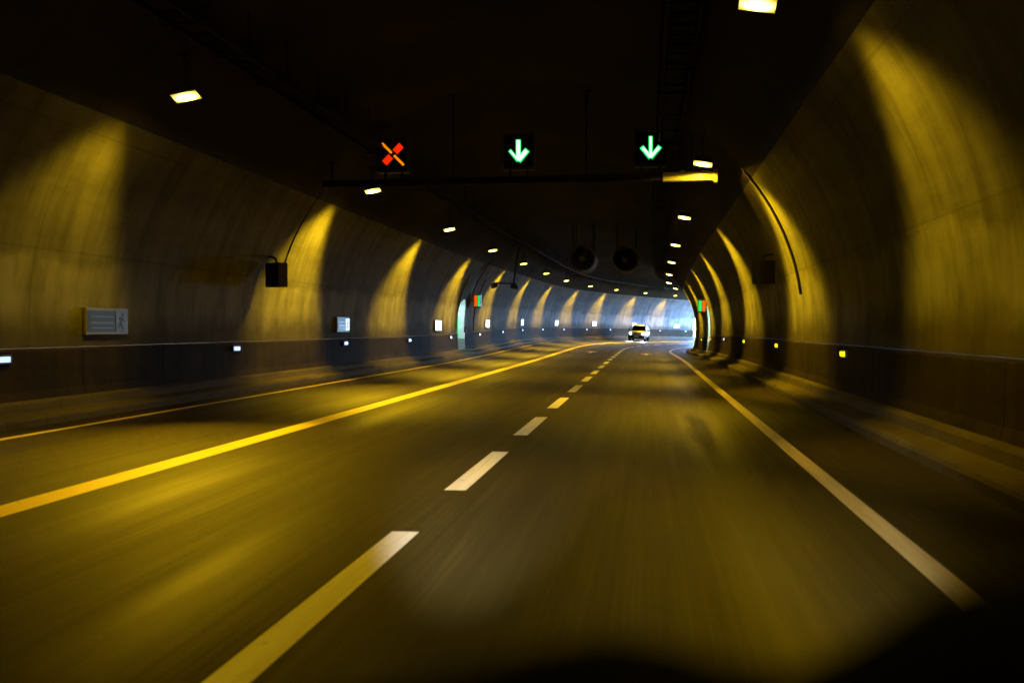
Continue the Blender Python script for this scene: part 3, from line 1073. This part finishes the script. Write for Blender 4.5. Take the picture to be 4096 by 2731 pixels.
for sx in (-1, 1):
    bm = bmesh.new(); tube(bm, [(sx * 0.58, -0.1, 1.81), (sx * 0.58, -0.05, 1.86), (sx * 0.58, 1.55, 1.86), (sx * 0.58, 1.6, 1.81)], 0.02, 8)
    link_mesh('roof_rail', bm, M['plastic'], car)

# ------------------------------------------------------------------ the driver's own car: dashboard edge and headlights
dashb = thing('dashboard', 'black out-of-focus dashboard of the car the picture is taken from, along the bottom edge', 'dashboard', Matrix.Identity(4))
DY = 0.33
prof = [(-0.50, 1.18), (-0.30, 1.240), (-0.18, 1.268), (-0.13, 1.281), (-0.09, 1.294), (-0.053, 1.304), (-0.02, 1.310), (0.011, 1.307), (0.040, 1.299), (0.071, 1.292), (0.098, 1.296), (0.122, 1.310), (0.148, 1.328), (0.171, 1.343), (0.196, 1.352), (0.235, 1.359), (0.285, 1.361), (0.36, 1.358), (0.50, 1.345), (0.70, 1.30)]
bm = bmesh.new()
prof = [(x * DY / 0.62, 1.5 + (z - 1.5) * DY / 0.62) for x, z in prof]
rows = []
for y, dz in ((DY + 0.05, -0.10), (DY + 0.03, -0.03), (DY, 0.0), (DY - 0.06, -0.012), (DY - 0.16, -0.07), (DY - 0.20, -0.25)):
    rows.append([bm.verts.new((x, y, z + dz)) for x, z in prof])
for A, B in zip(rows, rows[1:]):
    for k in range(len(A) - 1):
        bm.faces.new((A[k], A[k + 1], B[k + 1], B[k]))
link_mesh('top_pad', bm, M['dash'], dashb, True)
for x, tx, ty, pw, half in ((-0.62, -1.95, 14.0, 13500, 9.4), (0.62, 1.75, 11.0, 2600, 10.0)):
    ld = bpy.data.lights.new('own_headlight_beam', 'SPOT'); ld.energy = pw * K; ld.color = (1.0, 0.93, 0.86)
    ld.spot_size = math.radians(2 * half); ld.spot_blend = 1.0; ld.shadow_soft_size = 0.07
    lo = bpy.data.objects.new('own_headlight_beam', ld); COL.objects.link(lo); lo.parent = dashb
    lo.location = (x, 1.7, 0.72)
    lo.rotation_euler = Vector((tx - x, ty - 1.7, -0.72)).to_track_quat('-Z', 'Y').to_euler()

# ------------------------------------------------------------------ daylight beyond the bend
wd = bpy.data.worlds.new('World'); SC.world = wd; wd.use_nodes = True
nt = wd.node_tree
bg = nt.nodes['Background']
sky = nt.nodes.new('ShaderNodeTexSky'); sky.sky_type = 'NISHITA'; sky.sun_disc = False
p, lat, fwd, up = frame(S_END)
az = math.atan2(fwd.x, fwd.y)                          # compass bearing of the way out
SUN_EL, SUN_AZ = math.radians(30), az + math.radians(165)
sky.sun_elevation = SUN_EL; sky.sun_rotation = SUN_AZ
sky.ozone_density = 4.0; sky.dust_density = 0.0; sky.altitude = 8000
nt.links.new(sky.outputs[0], bg.inputs['Color'])
bg.inputs['Strength'].default_value = 0.15
sd = bpy.data.lights.new('sun', 'SUN'); sd.energy = 2.0; sd.angle = math.radians(0.5); sd.color = (1.0, 0.95, 0.88)
so = bpy.data.objects.new('sun', sd); COL.objects.link(so)
dirv = Vector((math.sin(SUN_AZ) * math.cos(SUN_EL), math.cos(SUN_AZ) * math.cos(SUN_EL), math.sin(SUN_EL)))
so.rotation_euler = dirv.to_track_quat('Z', 'Y').to_euler()
so.location = (60, 60, 80)
# a light portal in the tunnel mouth only guides the sampling of the sky
pd = bpy.data.lights.new('mouth_portal', 'AREA'); pd.shape = 'RECTANGLE'; pd.size = 13.6; pd.size_y = 8.2
pd.cycles.is_portal = True
po = bpy.data.objects.new('mouth_portal', pd); COL.objects.link(po)
mm = mat_at(S_END + 0.15, 0, 3.8)
po.matrix_world = mm @ Matrix.Rotation(math.radians(90), 4, 'X').inverted()

# ------------------------------------------------------------------ camera
cd = bpy.data.cameras.new('camera'); cam = bpy.data.objects.new('camera', cd); COL.objects.link(cam)
cd.sensor_width = 36; cd.lens = 36 * 2300 / 2352
yaw, pit, rol = math.radians(7.6387), math.radians(0.7036), math.radians(-0.0934)
f = Vector((-math.sin(yaw) * math.cos(pit), math.cos(yaw) * math.cos(pit), -math.sin(pit)))
r = Vector((math.cos(yaw), math.sin(yaw), 0)); u = r.cross(f)
r2 = r * math.cos(rol) + u * math.sin(rol); u2 = u * math.cos(rol) - r * math.sin(rol)
cam.matrix_world = Matrix(((r2.x, u2.x, -f.x, 0), (r2.y, u2.y, -f.y, 0), (r2.z, u2.z, -f.z, 1.5), (0, 0, 0, 1)))
cd.clip_start = 0.05; cd.clip_end = 6000
cd.dof.use_dof = True; cd.dof.focus_distance = 60.0; cd.dof.aperture_fstop = 2.0
SC.camera = cam

SC.view_settings.view_transform = 'Standard'
SC.view_settings.look = 'None'
SC.view_settings.exposure = EXPOSURE
SC.view_settings.gamma = 1.0
SC.cycles.use_denoising = True
SC.cycles.max_bounces = 8
SC.cycles.diffuse_bounces = 4
SC.cycles.glossy_bounces = 3
SC.cycles.sample_clamp_indirect = 4.0
SC.cycles.caustics_reflective = False
SC.cycles.caustics_refractive = False
